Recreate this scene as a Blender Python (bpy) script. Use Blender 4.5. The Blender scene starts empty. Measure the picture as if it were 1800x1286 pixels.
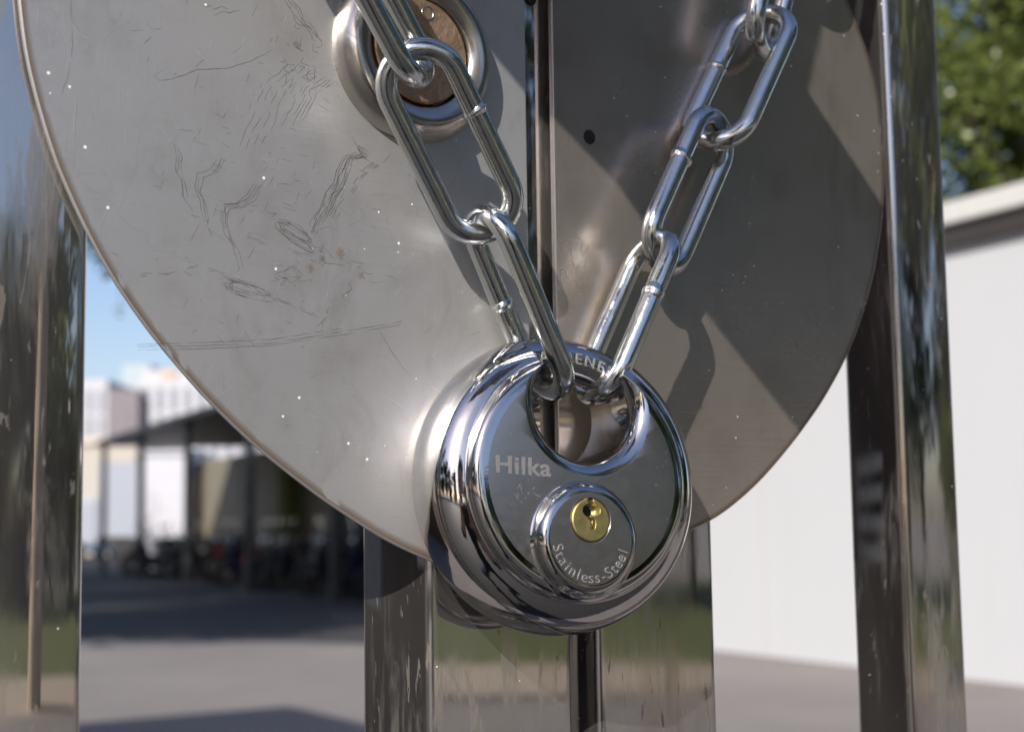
import bpy, bmesh, math, random
import numpy as np
from mathutils import Vector, Matrix, noise
R = math.radians
random.seed(4); rng = np.random.default_rng(4)
scn = bpy.context.scene

# ---------------------------------------------------------------- camera
F_PX = 2650.0
TILT, ROLL = 0.10489298, -0.01468269
CAM = Vector((0, 0, 1.10))
def basis():
    ct, st = math.cos(TILT), math.sin(TILT)
    F = Vector((0, ct, st)); U = Vector((0, -st, ct)); X = Vector((1, 0, 0))
    c, s = math.cos(ROLL), math.sin(ROLL)
    return X * c + U * s, U * c - X * s, F
CX, CU, CF = basis()
cd = bpy.data.cameras.new('camera'); cam = bpy.data.objects.new('camera', cd)
scn.collection.objects.link(cam); scn.camera = cam
cam.matrix_world = Matrix(((CX.x, CU.x, -CF.x, CAM.x), (CX.y, CU.y, -CF.y, CAM.y), (CX.z, CU.z, -CF.z, CAM.z), (0, 0, 0, 1)))
cd.sensor_width = 36; cd.lens = F_PX / 1800 * 36
cd.clip_start = 0.01; cd.clip_end = 3000
cd.dof.use_dof = True; cd.dof.focus_distance = 0.352; cd.dof.aperture_fstop = 17; cd.dof.aperture_blades = 8

# ---------------------------------------------------------------- light
SUN = Vector((-0.2804, -0.7945, 0.5387)).normalized()      # towards the sun
w = bpy.data.worlds.new('World'); scn.world = w; w.use_nodes = True
nt = w.node_tree; nt.nodes.clear()
sky = nt.nodes.new('ShaderNodeTexSky'); sky.sky_type = 'NISHITA'; sky.sun_disc = False
sky.sun_elevation = math.asin(SUN.z); sky.sun_rotation = math.atan2(SUN.x, SUN.y)
sky.air_density = 1.0; sky.dust_density = 1.2; sky.ozone_density = 3.0
bg = nt.nodes.new('ShaderNodeBackground'); bg.inputs['Strength'].default_value = 0.125
wo = nt.nodes.new('ShaderNodeOutputWorld')
wb = nt.nodes.new('ShaderNodeMix'); wb.data_type = 'RGBA'; wb.blend_type = 'MULTIPLY'; wb.inputs[0].default_value = 1; wb.inputs[7].default_value = (1.10, 1.0, 1.03, 1)   # white balance of the daylight
nt.links.new(sky.outputs[0], wb.inputs[6]); nt.links.new(wb.outputs[2], bg.inputs[0]); nt.links.new(bg.outputs[0], wo.inputs[0])
sl = bpy.data.lights.new('sun', 'SUN'); sl.energy = 5.0; sl.angle = R(0.5); sl.color = (1, .955, .89)
so = bpy.data.objects.new('sun', sl); scn.collection.objects.link(so)
so.rotation_euler = SUN.to_track_quat('Z', 'Y').to_euler()
scn.view_settings.view_transform = 'Standard'; scn.view_settings.look = 'None'
scn.view_settings.exposure = 0.15; scn.view_settings.gamma = 1.0
scn.cycles.use_denoising = True
scn.cycles.max_bounces = 10; scn.cycles.glossy_bounces = 8; scn.cycles.blur_glossy = 0.4
scn.cycles.sample_clamp_indirect = 6; scn.cycles.sample_clamp_direct = 0

# ---------------------------------------------------------------- node helpers
class NG:
    def __init__(s, name):
        s.m = bpy.data.materials.new(name); s.m.use_nodes = True
        s.t = s.m.node_tree; s.N = s.t.nodes; s.L = s.t.links
        s.b = s.N['Principled BSDF']
        s.co = None
    def n(s, ty, **kw):
        x = s.N.new(ty)
        for k, v in kw.items(): setattr(x, k, v)
        return x
    def link(s, a, b): s.L.new(a, b)
    def coord(s, scale=(1, 1, 1), rot=(0, 0, 0), loc=(0, 0, 0)):
        tc = s.n('ShaderNodeTexCoord'); mp = s.n('ShaderNodeMapping')
        mp.inputs['Scale'].default_value = scale; mp.inputs['Rotation'].default_value = rot; mp.inputs['Location'].default_value = loc
        s.link(tc.outputs['Object'], mp.inputs[0]); return mp.outputs[0]
    def noise(s, vec, scale, detail=4, rough=.55, dist=0):
        x = s.n('ShaderNodeTexNoise'); x.inputs['Scale'].default_value = scale; x.inputs['Detail'].default_value = detail
        x.inputs['Roughness'].default_value = rough; x.inputs['Distortion'].default_value = dist
        s.link(vec, x.inputs['Vector']); return x.outputs['Fac']
    def voro(s, vec, scale, feat='F1', out='Distance', rnd=1):
        x = s.n('ShaderNodeTexVoronoi', feature=feat); x.inputs['Scale'].default_value = scale; x.inputs['Randomness'].default_value = rnd
        s.link(vec, x.inputs['Vector']); return x.outputs[out]
    def ramp(s, fac, stops, interp='LINEAR'):
        x = s.n('ShaderNodeValToRGB'); x.color_ramp.interpolation = interp
        e = x.color_ramp.elements
        while len(e) < len(stops): e.new(.5)
        for i, (p, c) in enumerate(stops):
            e[i].position = p; e[i].color = (c, c, c, 1) if isinstance(c, (int, float)) else (*c, 1)
        s.link(fac, x.inputs[0]); return x.outputs[0]
    def math(s, op, a, b=None, c=None):
        x = s.n('ShaderNodeMath', operation=op)
        for i, v in enumerate((a, b, c)):
            if v is None: continue
            if isinstance(v, (int, float)): x.inputs[i].default_value = v
            else: s.link(v, x.inputs[i])
        return x.outputs[0]
    def mix(s, f, a, b, blend='MIX'):
        x = s.n('ShaderNodeMix', data_type='RGBA', blend_type=blend)
        for k, v in ((0, f), (6, a), (7, b)):
            if isinstance(v, (int, float)): x.inputs[k].default_value = v if k == 0 else (v, v, v, 1)
            elif isinstance(v, tuple): x.inputs[k].default_value = (*v, 1)
            else: s.link(v, x.inputs[k])
        return x.outputs[2]
    def set(s, k, v):
        if isinstance(v, (int, float)): s.b.inputs[k].default_value = v
        elif isinstance(v, tuple): s.b.inputs[k].default_value = (*v, 1)
        else: s.link(v, s.b.inputs[k])
        return s
    def bump(s, h, strength=.3, dist=.001, normal=None):
        x = s.n('ShaderNodeBump'); x.inputs['Strength'].default_value = strength; x.inputs['Distance'].default_value = dist
        s.link(h, x.inputs['Height'])
        if normal is not None: s.link(normal, x.inputs['Normal'])
        s.link(x.outputs[0], s.b.inputs['Normal']); return x.outputs[0]
    def bevel(s, r):
        x = s.n('ShaderNodeBevel', samples=6); x.inputs['Radius'].default_value = r; return x.outputs[0]

def simple(name, col, rough=.6, metal=0, var=.15, scale=8, bumps=0):
    g = NG(name); v = g.coord(); f = g.noise(v, scale, 5)
    d = tuple(c * (1 - var) for c in col); l = tuple(min(1, c * (1 + var)) for c in col)
    g.set('Base Color', g.mix(f, d, l)); g.set('Roughness', rough); g.set('Metallic', metal)
    if bumps: g.bump(f, bumps, .01)
    return g.m

# ---------------------------------------------------------------- object helpers
def link(o, parent=None):
    scn.collection.objects.link(o)
    if parent is not None: o.parent = parent
    return o
def meshobj(name, verts, faces, mat, parent=None, smooth=None):
    me = bpy.data.meshes.new(name); me.from_pydata([tuple(v) for v in verts], [], faces); me.update()
    if mat: me.materials.append(mat)
    o = link(bpy.data.objects.new(name, me), parent)
    if smooth is not None: shade(me, smooth)
    return o
def shade(me, ang):
    bm = bmesh.new(); bm.from_mesh(me)
    bmesh.ops.recalc_face_normals(bm, faces=bm.faces)
    a = R(ang)
    for f in bm.faces: f.smooth = True
    for e in bm.edges:
        if len(e.link_faces) == 2: e.smooth = e.calc_face_angle(0) < a
        else: e.smooth = False
    bm.to_mesh(me); bm.free()
class MB:
    def __init__(s): s.v = []; s.f = []
    def add(s, v, f):
        n = len(s.v); s.v += [tuple(x) for x in v]; s.f += [tuple(i + n for i in q) for q in f]; return s
    def box(s, x0, x1, y0, y1, z0, z1, M=None):
        v = [Vector((x, y, z)) for z in (z0, z1) for y in (y0, y1) for x in (x0, x1)]
        if M: v = [M @ p for p in v]
        return s.add(v, [(0, 2, 3, 1), (4, 5, 7, 6), (0, 1, 5, 4), (2, 6, 7, 3), (0, 4, 6, 2), (1, 3, 7, 5)])
    def tube(s, pts, rad, n=8, closed=False, cap=True):
        pts = [Vector(p) for p in pts]; k = len(pts); rr = rad if isinstance(rad, (list, tuple)) else [rad] * k
        ref = None; v = []
        for i in range(k):
            a = pts[(i - 1) % k] if (closed or i > 0) else pts[i]; b = pts[(i + 1) % k] if (closed or i < k - 1) else pts[i]
            t = (b - a).normalized()
            if ref is None:
                ref = t.cross(Vector((0, 0, 1)) if abs(t.z) < .9 else Vector((1, 0, 0))).normalized()
            ref = (ref - t * ref.dot(t)).normalized(); bi = t.cross(ref)
            for j in range(n):
                an = 2 * math.pi * j / n; v.append(pts[i] + (ref * math.cos(an) + bi * math.sin(an)) * rr[i])
        f = []
        for i in range(k if closed else k - 1):
            for j in range(n):
                f.append((i * n + j, i * n + (j + 1) % n, ((i + 1) % k) * n + (j + 1) % n, ((i + 1) % k) * n + j))
        if cap and not closed: f.append(tuple(range(n))[::-1]); f.append(tuple((k - 1) * n + j for j in range(n)))
        return s.add(v, f)
    def lathe(s, prof, n=48, M=None, axis='Z'):
        v = []; f = []; rows = []
        for r, z in prof:
            if r < 1e-7:
                rows.append([len(v)]); v.append(Vector((0, 0, z)))
            else:
                rows.append(list(range(len(v), len(v) + n)))
                v += [Vector((r * math.cos(2 * math.pi * j / n), r * math.sin(2 * math.pi * j / n), z)) for j in range(n)]
        for a, b in zip(rows, rows[1:]):
            if len(a) == 1 and len(b) == 1: continue
            for j in range(n):
                q = [a[j % len(a)], a[(j + 1) % len(a)], b[(j + 1) % len(b)], b[j % len(b)]]
                q2 = []
                for i in q:
                    if i not in q2: q2.append(i)
                if len(q2) > 2: f.append(tuple(q2))
        if M: v = [M @ p for p in v]
        return s.add(v, f)
    def build(s, name, mat, parent=None, smooth=None, bevel=None):
        o = meshobj(name, s.v, s.f, mat, parent, smooth)
        if bevel:
            m = o.modifiers.new('b', 'BEVEL'); m.width = bevel; m.segments = 2; m.limit_method = 'ANGLE'; m.angle_limit = R(40)
        return o
def tag(o, label=None, cat=None, group=None, kind=None):
    if label: o['label'] = label
    if cat: o['category'] = cat
    if group: o['group'] = group
    if kind: o['kind'] = kind
    return o
def thing(name, label, cat, loc=(0, 0, 0), rz=0, group=None):
    o = bpy.data.objects.new(name, None); o.empty_display_size = .1; link(o); o.location = loc; o.rotation_euler = (0, 0, rz)
    return tag(o, label, cat, group)
def copy_tree(o, parent=None):
    c = o.copy(); scn.collection.objects.link(c)
    if parent is not None: c.parent = parent
    for ch in list(o.children): copy_tree(ch, c)
    return c
def smooth_prof(p, it=2):
    for _ in range(it):
        q = [p[0]]
        for a, b in zip(p, p[1:]):
            q.append((a[0] * .75 + b[0] * .25, a[1] * .75 + b[1] * .25)); q.append((a[0] * .25 + b[0] * .75, a[1] * .25 + b[1] * .75))
        q.append(p[-1]); p = q
    return p

# gate frame: u to the right along the leaves, w up, n towards the viewer
TH = 0.61127104
GO = Vector((0.00682306, 0.37, 0)); ZC = 1.10 + 0.11473057
GU = Vector((math.cos(TH), math.sin(TH), 0)); GN = Vector((math.sin(TH), -math.cos(TH), 0)); GZ = Vector((0, 0, 1))
def ray(px, py): return (CX * ((px - 900) / F_PX) + CU * ((643 - py) / F_PX) + CF)
def gp(px, py, n=0):                       # point of the picture on the gate plane raised by n, in the world
    d = ray(px, py); t = ((GO - CAM).dot(GN) + n) / d.dot(GN); return CAM + d * t
def to_gate(P):                            # world -> gate-local (u, -n, z)
    q = P - GO; return Vector((q.dot(GU), -q.dot(GN), P.z))
def far(px, dist, z=0):                    # ground position at a distance, by bearing
    d = ray(px, 900); return Vector((d.x / d.y * dist, dist, z))
def hgt(py, px, dist):
    d = ray(px, py); return 1.10 + d.z / d.y * dist

# ---------------------------------------------------------------- materials: metal
def m_plate(name, met0, rg0, spots=(), warm=0):
    g = NG(name); v = g.coord()
    big = g.noise(v, 14, 4, .6); mid = g.noise(v, 60, 5, .6)
    brush = g.noise(g.coord((30, 30, 900)), 1.0, 3)
    vb = g.coord((1, 1, 1))
    def squig(scale, width, mask_scale, lo, hi, loc, stretch=(1, 1, 1), rot=(0, 0, 0)):
        vv = g.coord(stretch, rot, loc)
        a = g.noise(vv, scale, 2.5, .6, 1.2); d = g.math('ABSOLUTE', g.math('SUBTRACT', a, .5))
        line = g.math('SUBTRACT', 1, g.math('MULTIPLY', d, 1 / width)); line = g.math('MAXIMUM', line, 0)
        mk = g.ramp(g.noise(vv, mask_scale, 2), [(lo, 0), (hi, 1)])
        return g.math('MULTIPLY', line, mk)
    s1 = squig(38, .006, 11, .54, .60, (.31, 0, .12), (1, 1, .55), (0, .5, 0))
    s2 = squig(90, .012, 14, .57, .63, (1.3, 0, .7), (1, 1, .35), (0, -.7, 0))
    s3 = squig(30, .004, 9, .5, .56, (2.3, 0, 1.7), (.35, 1, 1), (0, .25, 0))
    scr = g.math('MULTIPLY', g.math('MINIMUM', g.math('ADD', g.math('ADD', s1, s2), s3), 1), .14)
    # pale specks of dried paint and dust
    vo = g.n('ShaderNodeTexVoronoi'); vo.inputs['Scale'].default_value = 230; g.link(v, vo.inputs['Vector'])
    sep = g.n('ShaderNodeSeparateColor'); g.link(vo.outputs['Color'], sep.inputs[0])
    spk = g.math('LESS_THAN', vo.outputs['Distance'], g.math('ADD', .028, g.math('MULTIPLY', g.math('POWER', sep.outputs[1], 4), .055)))
    spk = g.math('MULTIPLY', spk, g.math('GREATER_THAN', sep.outputs[0], .45))
    # straw and brown heat tint next to the cut edge (distance from the plate's own centre line)
    at = g.n('ShaderNodeAttribute', attribute_name='edge'); edge = at.outputs['Fac']
    tint = g.ramp(g.math('ADD', edge, g.math('MULTIPLY', g.math('SUBTRACT', mid, .5), .25)), [(0, 0), (.45, 0), (1, 1)])
    rust = g.ramp(g.noise(g.coord((1, 1, 1), (0, 0, 0), (.05, 0, .46)), 45, 6, .65), [(.69, 0), (.74, 1)])
    base = g.mix(big, (.50, .49, .48), (.60, .59, .58))
    smd = g.ramp(g.noise(g.coord((1, 1, .5), (0, .6, 0)), 55, 7, .72, .8), [(.50, 0), (.68, 1)]); smg = g.ramp(g.noise(v, 13, 3), [(.45, 0), (.62, 1)])
    base = g.mix(g.math('MULTIPLY', g.math('MULTIPLY', smd, smg), .55), base, (.30, .285, .27))
    base = g.mix(g.ramp(mid, [(.30, .6), (.48, 0)]), base, (.46, .44, .415))
    if warm: base = g.mix(1.0, base, (1.0, .89, .79), 'MULTIPLY')
    base = g.mix(g.math('MULTIPLY', tint, .8), base, (.22, .13, .06))
    base = g.mix(g.math('MULTIPLY', rust, .6), base, (.32, .17, .06))
    base = g.mix(g.math('MULTIPLY', scr, .72), base, (.10, .095, .09))
    for sx, sz, sr, col in spots:
        vm = g.n('ShaderNodeVectorMath', operation='DISTANCE'); tc = g.n('ShaderNodeTexCoord'); g.link(tc.outputs['Object'], vm.inputs[0]); vm.inputs[1].default_value = (sx, 0, sz)
        q = g.ramp(g.math('ADD', g.math('MULTIPLY', vm.outputs['Value'], 1 / sr), g.math('MULTIPLY', g.math('SUBTRACT', g.noise(v, 900, 5, .7), .5), 3.4)), [(.1, 1), (1.0, 0)])
        base = g.mix(g.math('MULTIPLY', q, .55), base, col)
    base = g.mix(spk, base, (.85, .85, .83))
    g.set('Base Color', base)
    met = g.math('SUBTRACT', met0, g.math('MAXIMUM', spk, g.math('MULTIPLY', rust, .7))); g.set('Metallic', met)
    rg = g.math('ADD', g.math('ADD', rg0, g.math('MULTIPLY', g.math('SUBTRACT', big, .5), .12)), g.math('MULTIPLY', g.math('SUBTRACT', mid, .5), .14))
    rg = g.math('ADD', rg, g.math('MULTIPLY', scr, .2))
    g.set('Roughness', rg)
    h = g.math('ADD', g.math('MULTIPLY', brush, .3), g.math('ADD', g.math('MULTIPLY', mid, .5), g.math('MULTIPLY', scr, -.6)))
    fine = g.noise(g.coord((900, 900, 90), (0, .35, 0)), 1, 3, .6); fine2 = g.noise(g.coord((90, 900, 900), (0, .25, 0)), 1, 3, .6)
    h = g.math('ADD', h, g.math('MULTIPLY', g.math('ADD', g.ramp(fine, [(.60, 0), (.75, 1)]), g.ramp(fine2, [(.60, 0), (.75, 1)])), .16))
    g.bump(h, .22, .0005)
    return g.m
def m_post():
    g = NG('polished_tube_steel'); v = g.coord()
    vs = g.coord((60, 60, 5)); st = g.noise(vs, 1, 5, .6)
    big = g.noise(g.coord((14, 14, 3)), 1, 3, .5)
    drip = g.ramp(g.noise(g.coord((330, 330, 60), (0, .12, 0)), 1, 4, .6, .8), [(.64, 0), (.70, 1)])
    grime = g.math('MULTIPLY', g.ramp(g.noise(g.coord((160, 160, 22)), 1, 6, .75, .5), [(.50, 0), (.66, 1)]), g.ramp(g.noise(v, 22, 3), [(.40, 0), (.75, 1)]))
    vo = g.n('ShaderNodeTexVoronoi'); vo.inputs['Scale'].default_value = 190; g.link(v, vo.inputs['Vector'])
    sep = g.n('ShaderNodeSeparateColor'); g.link(vo.outputs['Color'], sep.inputs[0])
    spk = g.math('MULTIPLY', g.math('LESS_THAN', vo.outputs['Distance'], g.math('ADD', .03, g.math('MULTIPLY', g.math('POWER', sep.outputs[1], 4), .065))), g.math('GREATER_THAN', sep.outputs[0], .40))
    base = g.mix(big, (.42, .405, .39), (.60, .585, .56))
    base = g.mix(g.ramp(st, [(.55, 0), (.7, .5)]), base, (.40, .33, .27))
    base = g.mix(g.math('MULTIPLY', grime, .75), base, (.38, .33, .28))
    base = g.mix(g.math('MULTIPLY', drip, .8), base, (.13, .10, .075))
    base = g.mix(spk, base, (.85, .85, .85))
    g.set('Base Color', base); g.set('Metallic', g.math('SUBTRACT', g.math('SUBTRACT', g.ramp(big, [(.35, .98), (.7, .90)]), g.math('MULTIPLY', grime, .35)), g.math('ADD', g.math('MULTIPLY', drip, .6), g.math('MULTIPLY', spk, .9))))
    g.set('Roughness', g.math('ADD', g.math('ADD', .02, g.math('MULTIPLY', g.ramp(st, [(.45, 0), (.8, 1)]), .13)), g.math('MULTIPLY', grime, .35)))
    g.bump(g.math('ADD', g.math('MULTIPLY', big, 1), g.math('MULTIPLY', st, .05)), .07, .004, g.bevel(.0012))
    return g.m
def m_chrome(name, col, rough, bs=.05, sc=300, bev=.0004, aniso=None):
    g = NG(name); v = g.coord(); f = g.noise(v, sc, 4, .6); f2 = g.noise(v, sc * 6, 3)
    dark = tuple(c * .82 for c in col)
    g.set('Base Color', g.mix(f, dark, col)); g.set('Metallic', 1)
    scr = g.noise(g.coord((2500, 260, 260), (0, 0, .6)), 1, 3, .5)
    scl = g.ramp(scr, [(.66, 0), (.74, 1)])
    g.set('Roughness', g.math('ADD', g.math('ADD', rough, g.math('MULTIPLY', f, rough * .8)), g.math('MULTIPLY', scl, .035)))
    g.bump(g.math('ADD', f, g.math('MULTIPLY', f2, .25)), bs, .0004, g.bevel(bev))
    return g.m
def m_zinc():
    g = NG('zinc_plated_steel'); v = g.coord(); f = g.noise(v, 250, 5, .6); f2 = g.noise(v, 1500, 4, .7)
    col = g.mix(g.ramp(g.noise(v, 90, 3), [(.35, 0), (.7, 1)]), (.66, .69, .72), (.72, .72, .62))
    pit = g.ramp(g.noise(v, 2600, 2), [(.70, 0), (.76, 1)])
    g.set('Base Color', g.mix(g.math('MULTIPLY', pit, .6), col, (.25, .24, .23))); g.set('Metallic', 1)
    g.set('Roughness', g.math('ADD', .06, g.math('MULTIPLY', g.ramp(f, [(.38, 0), (.75, 1)]), .20)))
    g.bump(g.math('ADD', f, g.math('MULTIPLY', f2, .5)), .12, .0005)
    return g.m
M_POST = m_post(); M_ZINC = m_zinc()
M_LOCK = m_chrome('polished_stainless', (.66, .645, .63), .045, .04)
M_FACE = m_chrome('satin_stainless', (.82, .72, .63), .17, .03, 500)
M_BOSS = m_chrome('worn_stainless', (.58, .55, .51), .16, .12, 120)
M_ETCH = simple('etched_steel', (.34, .335, .325), .55, .7, .1, 900)
M_BRASS = m_chrome('scuffed_brass', (.58, .47, .19), .34, .22, 500)
M_COPPER = simple('tarnished_bronze', (.46, .31, .20), .42, .75, .35, 160, .2)
M_DARK = simple('dark_cavity_metal', (.02, .018, .016), .6, .3)

# ================================================================ GATE
def sp(px, py, r, c): q = to_gate(gp(px, py, 0)); return (q.x, q.z, r, c)
M_PLATE = m_plate('brushed_plate_steel', .66, .37, [sp(598, 443, .0016, (.42, .20, .04)), sp(566, 456, .0011, (.18, .08, .03)), sp(635, 484, .0011, (.30, .16, .05)), sp(545, 472, .0014, (.33, .22, .10)), sp(522, 78, .0009, (.32, .2, .08))])
M_PLATE2 = m_plate('smooth_plate_steel', .82, .25, [sp(1268, 850, .0009, (.12, .05, .03)), sp(1050, 68, .0007, (.08, .04, .02)), sp(1247, 410, .0010, (.07, .04, .03))], 1)
def gate_leaf(label):
    o = thing('gate_leaf', label, 'gate', (GO.x, GO.y, 0), TH)
    return o
def gate_mesh(mb, name, mat, parent, smooth=None, bevel=None): return mb.build(name, mat, parent, smooth, bevel)
def tubebox(parent, name, u0, u1, nf, depth, z0=.06, z1=2.05):
    # square tube with rounded corners, n = nf is the front
    r = .0022; x0, x1, y0, y1 = u0, u1, -nf, -nf + depth
    pts = []
    for cx, cy, a0 in ((x1 - r, y0 + r, -90), (x1 - r, y1 - r, 0), (x0 + r, y1 - r, 90), (x0 + r, y0 + r, 180)):
        for k in range(7):
            a = R(a0 + 15 * k); pts.append((cx + r * math.cos(a), cy + r * math.sin(a)))
    n = len(pts); zs = [z0, z1]
    v = [(x, y, z) for z in zs for x, y in pts]
    f = [(j, (j + 1) % n, n + (j + 1) % n, n + j) for j in range(n)] + [tuple(range(n))[::-1], tuple(range(n, 2 * n))]
    return meshobj(name, v, f, M_POST, parent, 30)
# how far the flame-cut outlines run off a true circle (angle in degrees, millimetres)
OFF_L = [(-190, -4.0), (-180, -2.6), (-173, -1.6), (-166.9, -.66), (-161.6, .3), (-158.3, .1), (-151.3, .7), (-146.3, .5), (-141.3, 0), (-132.1, -.55), (-121.7, -.8), (-116.5, -.2), (-109.4, .8), (-90, .9)]
OFF_R = [(-90, 2.0), (-69.1, 1.9), (-59.4, -.2), (-48.2, -1.6), (-30.9, -.8), (-17.7, -.1), (0, 1.5), (15.1, 2.0), (26.5, -1.6), (40, -4)]
def off(a, side):
    d = math.degrees(a)
    if side < 0 and d > 0: d -= 360
    T = OFF_L if side < 0 else OFF_R
    return float(np.interp(d, [t[0] for t in T], [t[1] for t in T])) * .001
def half_plate(parent, cu, cw, rad, side, ucut, nf, th):
    # half disc: the straight edge at u = ucut; fine radial rows near the rim carry the heat tint
    NA = 220; a0 = math.acos(max(-1, min(1, (ucut - cu) / rad)))
    if side < 0: angs = [a0 + (2 * math.pi - 2 * a0) * i / NA for i in range(NA + 1)]
    else: angs = [-a0 + 2 * a0 * i / NA for i in range(NA + 1)]
    rows = [0, .5, .8, .9, .95, .972, .984, .991, .9965, 1.0]
    ed = [0, 0, 0, 0, 0, .12, .4, .8, 1, 0]
    P0 = Vector((ucut, cw))
    bev = .0004; v = []; att = []
    for ri, rr in enumerate(rows):
        for i, a in enumerate(angs):
            wob = 1 + .0012 * noise.noise(Vector((math.cos(a) * 9, math.sin(a) * 9, side)))
            q_ = sum(off(a + R(k_), side) for k_ in (-5, -2.5, 0, 2.5, 5)) / 5; ra = rad * wob + q_
            E = Vector((cu + ra * math.cos(a), cw + ra * math.sin(a)))
            p = P0.lerp(E, rr); v.append((p.x, -nf, p.y + ZC)); att.append(ed[ri])
    n = NA + 1; f = []
    for ri in range(len(rows) - 1):
        for i in range(NA):
            q = (ri * n + i, ri * n + i + 1, (ri + 1) * n + i + 1, (ri + 1) * n + i)
            f.append(q)
    me = bpy.data.meshes.new('plate'); me.from_pydata(v, [], f)
    bm = bmesh.new(); bm.from_mesh(me); bmesh.ops.remove_doubles(bm, verts=bm.verts, dist=1e-7)
    bmesh.ops.recalc_face_normals(bm, faces=bm.faces)
    bm.faces.ensure_lookup_table()
    if bm.faces[0].normal.y > 0: bmesh.ops.reverse_faces(bm, faces=bm.faces)
    lay = bm.verts.layers.float.new('edge')
    co = {}
    for vv, a in zip(v, att): co[(round(vv[0], 6), round(vv[2], 6))] = a
    for b in bm.verts: b[lay] = co.get((round(b.co.x, 6), round(b.co.z, 6)), 0)
    bmesh.ops.dissolve_degenerate(bm, edges=bm.edges, dist=1e-8)
    bnd = [e for e in bm.edges if e.is_boundary]
    g = bmesh.ops.extrude_edge_only(bm, edges=bnd); nv = [x for x in g['geom'] if isinstance(x, bmesh.types.BMVert)]
    for x in nv: x.co.y += th
    ne = [x for x in g['geom'] if isinstance(x, bmesh.types.BMEdge) and x.is_boundary]
    bmesh.ops.contextual_create(bm, geom=ne)
    bmesh.ops.recalc_face_normals(bm, faces=bm.faces)
    bm.to_mesh(me); bm.free(); me.materials.append(M_PLATE if side < 0 else M_PLATE2)
    o = link(bpy.data.objects.new('plate', me), parent)
    b = o.modifiers.new('b', 'BEVEL'); b.width = .00045; b.segments = 2; b.limit_method = 'ANGLE'; b.angle_limit = R(50)
    return o
left = gate_leaf('left steel gate leaf with scratched half disc plate and keyhole boss, nearer the camera')
right = gate_leaf('right steel gate leaf with smaller shaded half disc plate, beside the white wall')
half_plate(left, .01682595, .01909562, .14944713, -1, -.0027, 0, .0013)
half_plate(right, .01637128, -.00911293, .11026942, 1, .0046, .0012, .0017)
tubebox(left, 'stile', -.0311, .0106, -.0024, .0325)
tubebox(right, 'stile', .0186, .0585, -.0024, .0295)
for i in range(4): tubebox(left, 'baluster', -.1378 - .112 * i, -.1128 - .112 * i, -.0024, .025)
for i in range(4): tubebox(right, 'baluster',   .1350 + .112 * i, .1600 + .112 * i, -.0024, .0222)
for par, a, b in ((left, -.52, .0094), (right, .0186, .54)):
    for z in (.12, 1.98):
        MB().box(a, b, .030, .055, z, z + .05).build('rail', M_POST, par, None, .002)
# spacer behind the right plate
MB().box(.022, .055, .00105, .00235, ZC - .05, ZC + .05).build('spacer', M_POST, right)
# small hole and a bolt
def disc(parent, name, px, py, rad, nf, mat, th=.0006):
    P = to_gate(gp(px, py, nf))
    M = Matrix.Translation(P) @ Matrix.Rotation(R(90), 4, 'X')
    return MB().lathe([(0, th), (rad * .85, th), (rad, th * .3), (rad, -.0005)], 32, M).build(name, mat, parent, 40)
disc(right, 'rivet', 1036, 241, .0019, .0012, M_DARK, .0001)
disc(left, 'rivet', 932, -2, .0018, -.0024, M_DARK, .0006)
# boss (keyhole escutcheon)
bc = to_gate(gp(718, 118, 0)); bc = Vector((-.0363, 0, ZC - .0035))
MBo = Matrix.Translation(bc) @ Matrix.Rotation(R(90), 4, 'X')
prof = smooth_prof([(.0130, .0006), (.0131, .0040), (.0136, .0049), (.0155, .0060), (.0172, .0064), (.0186, .0058), (.0200, .0040), (.0211, .0018), (.0213, 0), (.0213, -.0003)], 2)
esc = MB().lathe(prof, 128, MBo).build('escutcheon', M_BOSS, left, 50)
bc2 = MBo
core = MB().lathe([(0, .0046), (.0046, .0046), (.0048, .0043), (.0050, .0046), (.0122, .0048), (.0126, .0045), (.0127, 0)], 96, bc2).build('lock_cylinder', M_COPPER, esc, 30)
MB().lathe(smooth_prof([(0, .0040), (.0008, .0042), (.0013, .0047), (.0016, .0050), (.0018, .0048)], 2), 32, bc2 @ Matrix.Translation((.0018, .0094, 0))).build('dimple', M_BOSS, esc, 60)
MB().box(-.0006, .0006, -.0035, .0035, .0040, .0048, bc2 @ Matrix.Rotation(.5, 4, 'Z')).build('key_slot', M_DARK, esc)
M_SCR = simple('scratched_dark_metal', (.19, .18, .17), .55, .65, .5, 1500); M_SCRB = simple('scratched_bright_metal', (.80, .79, .77), .3, .7, .2, 1500)
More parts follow.
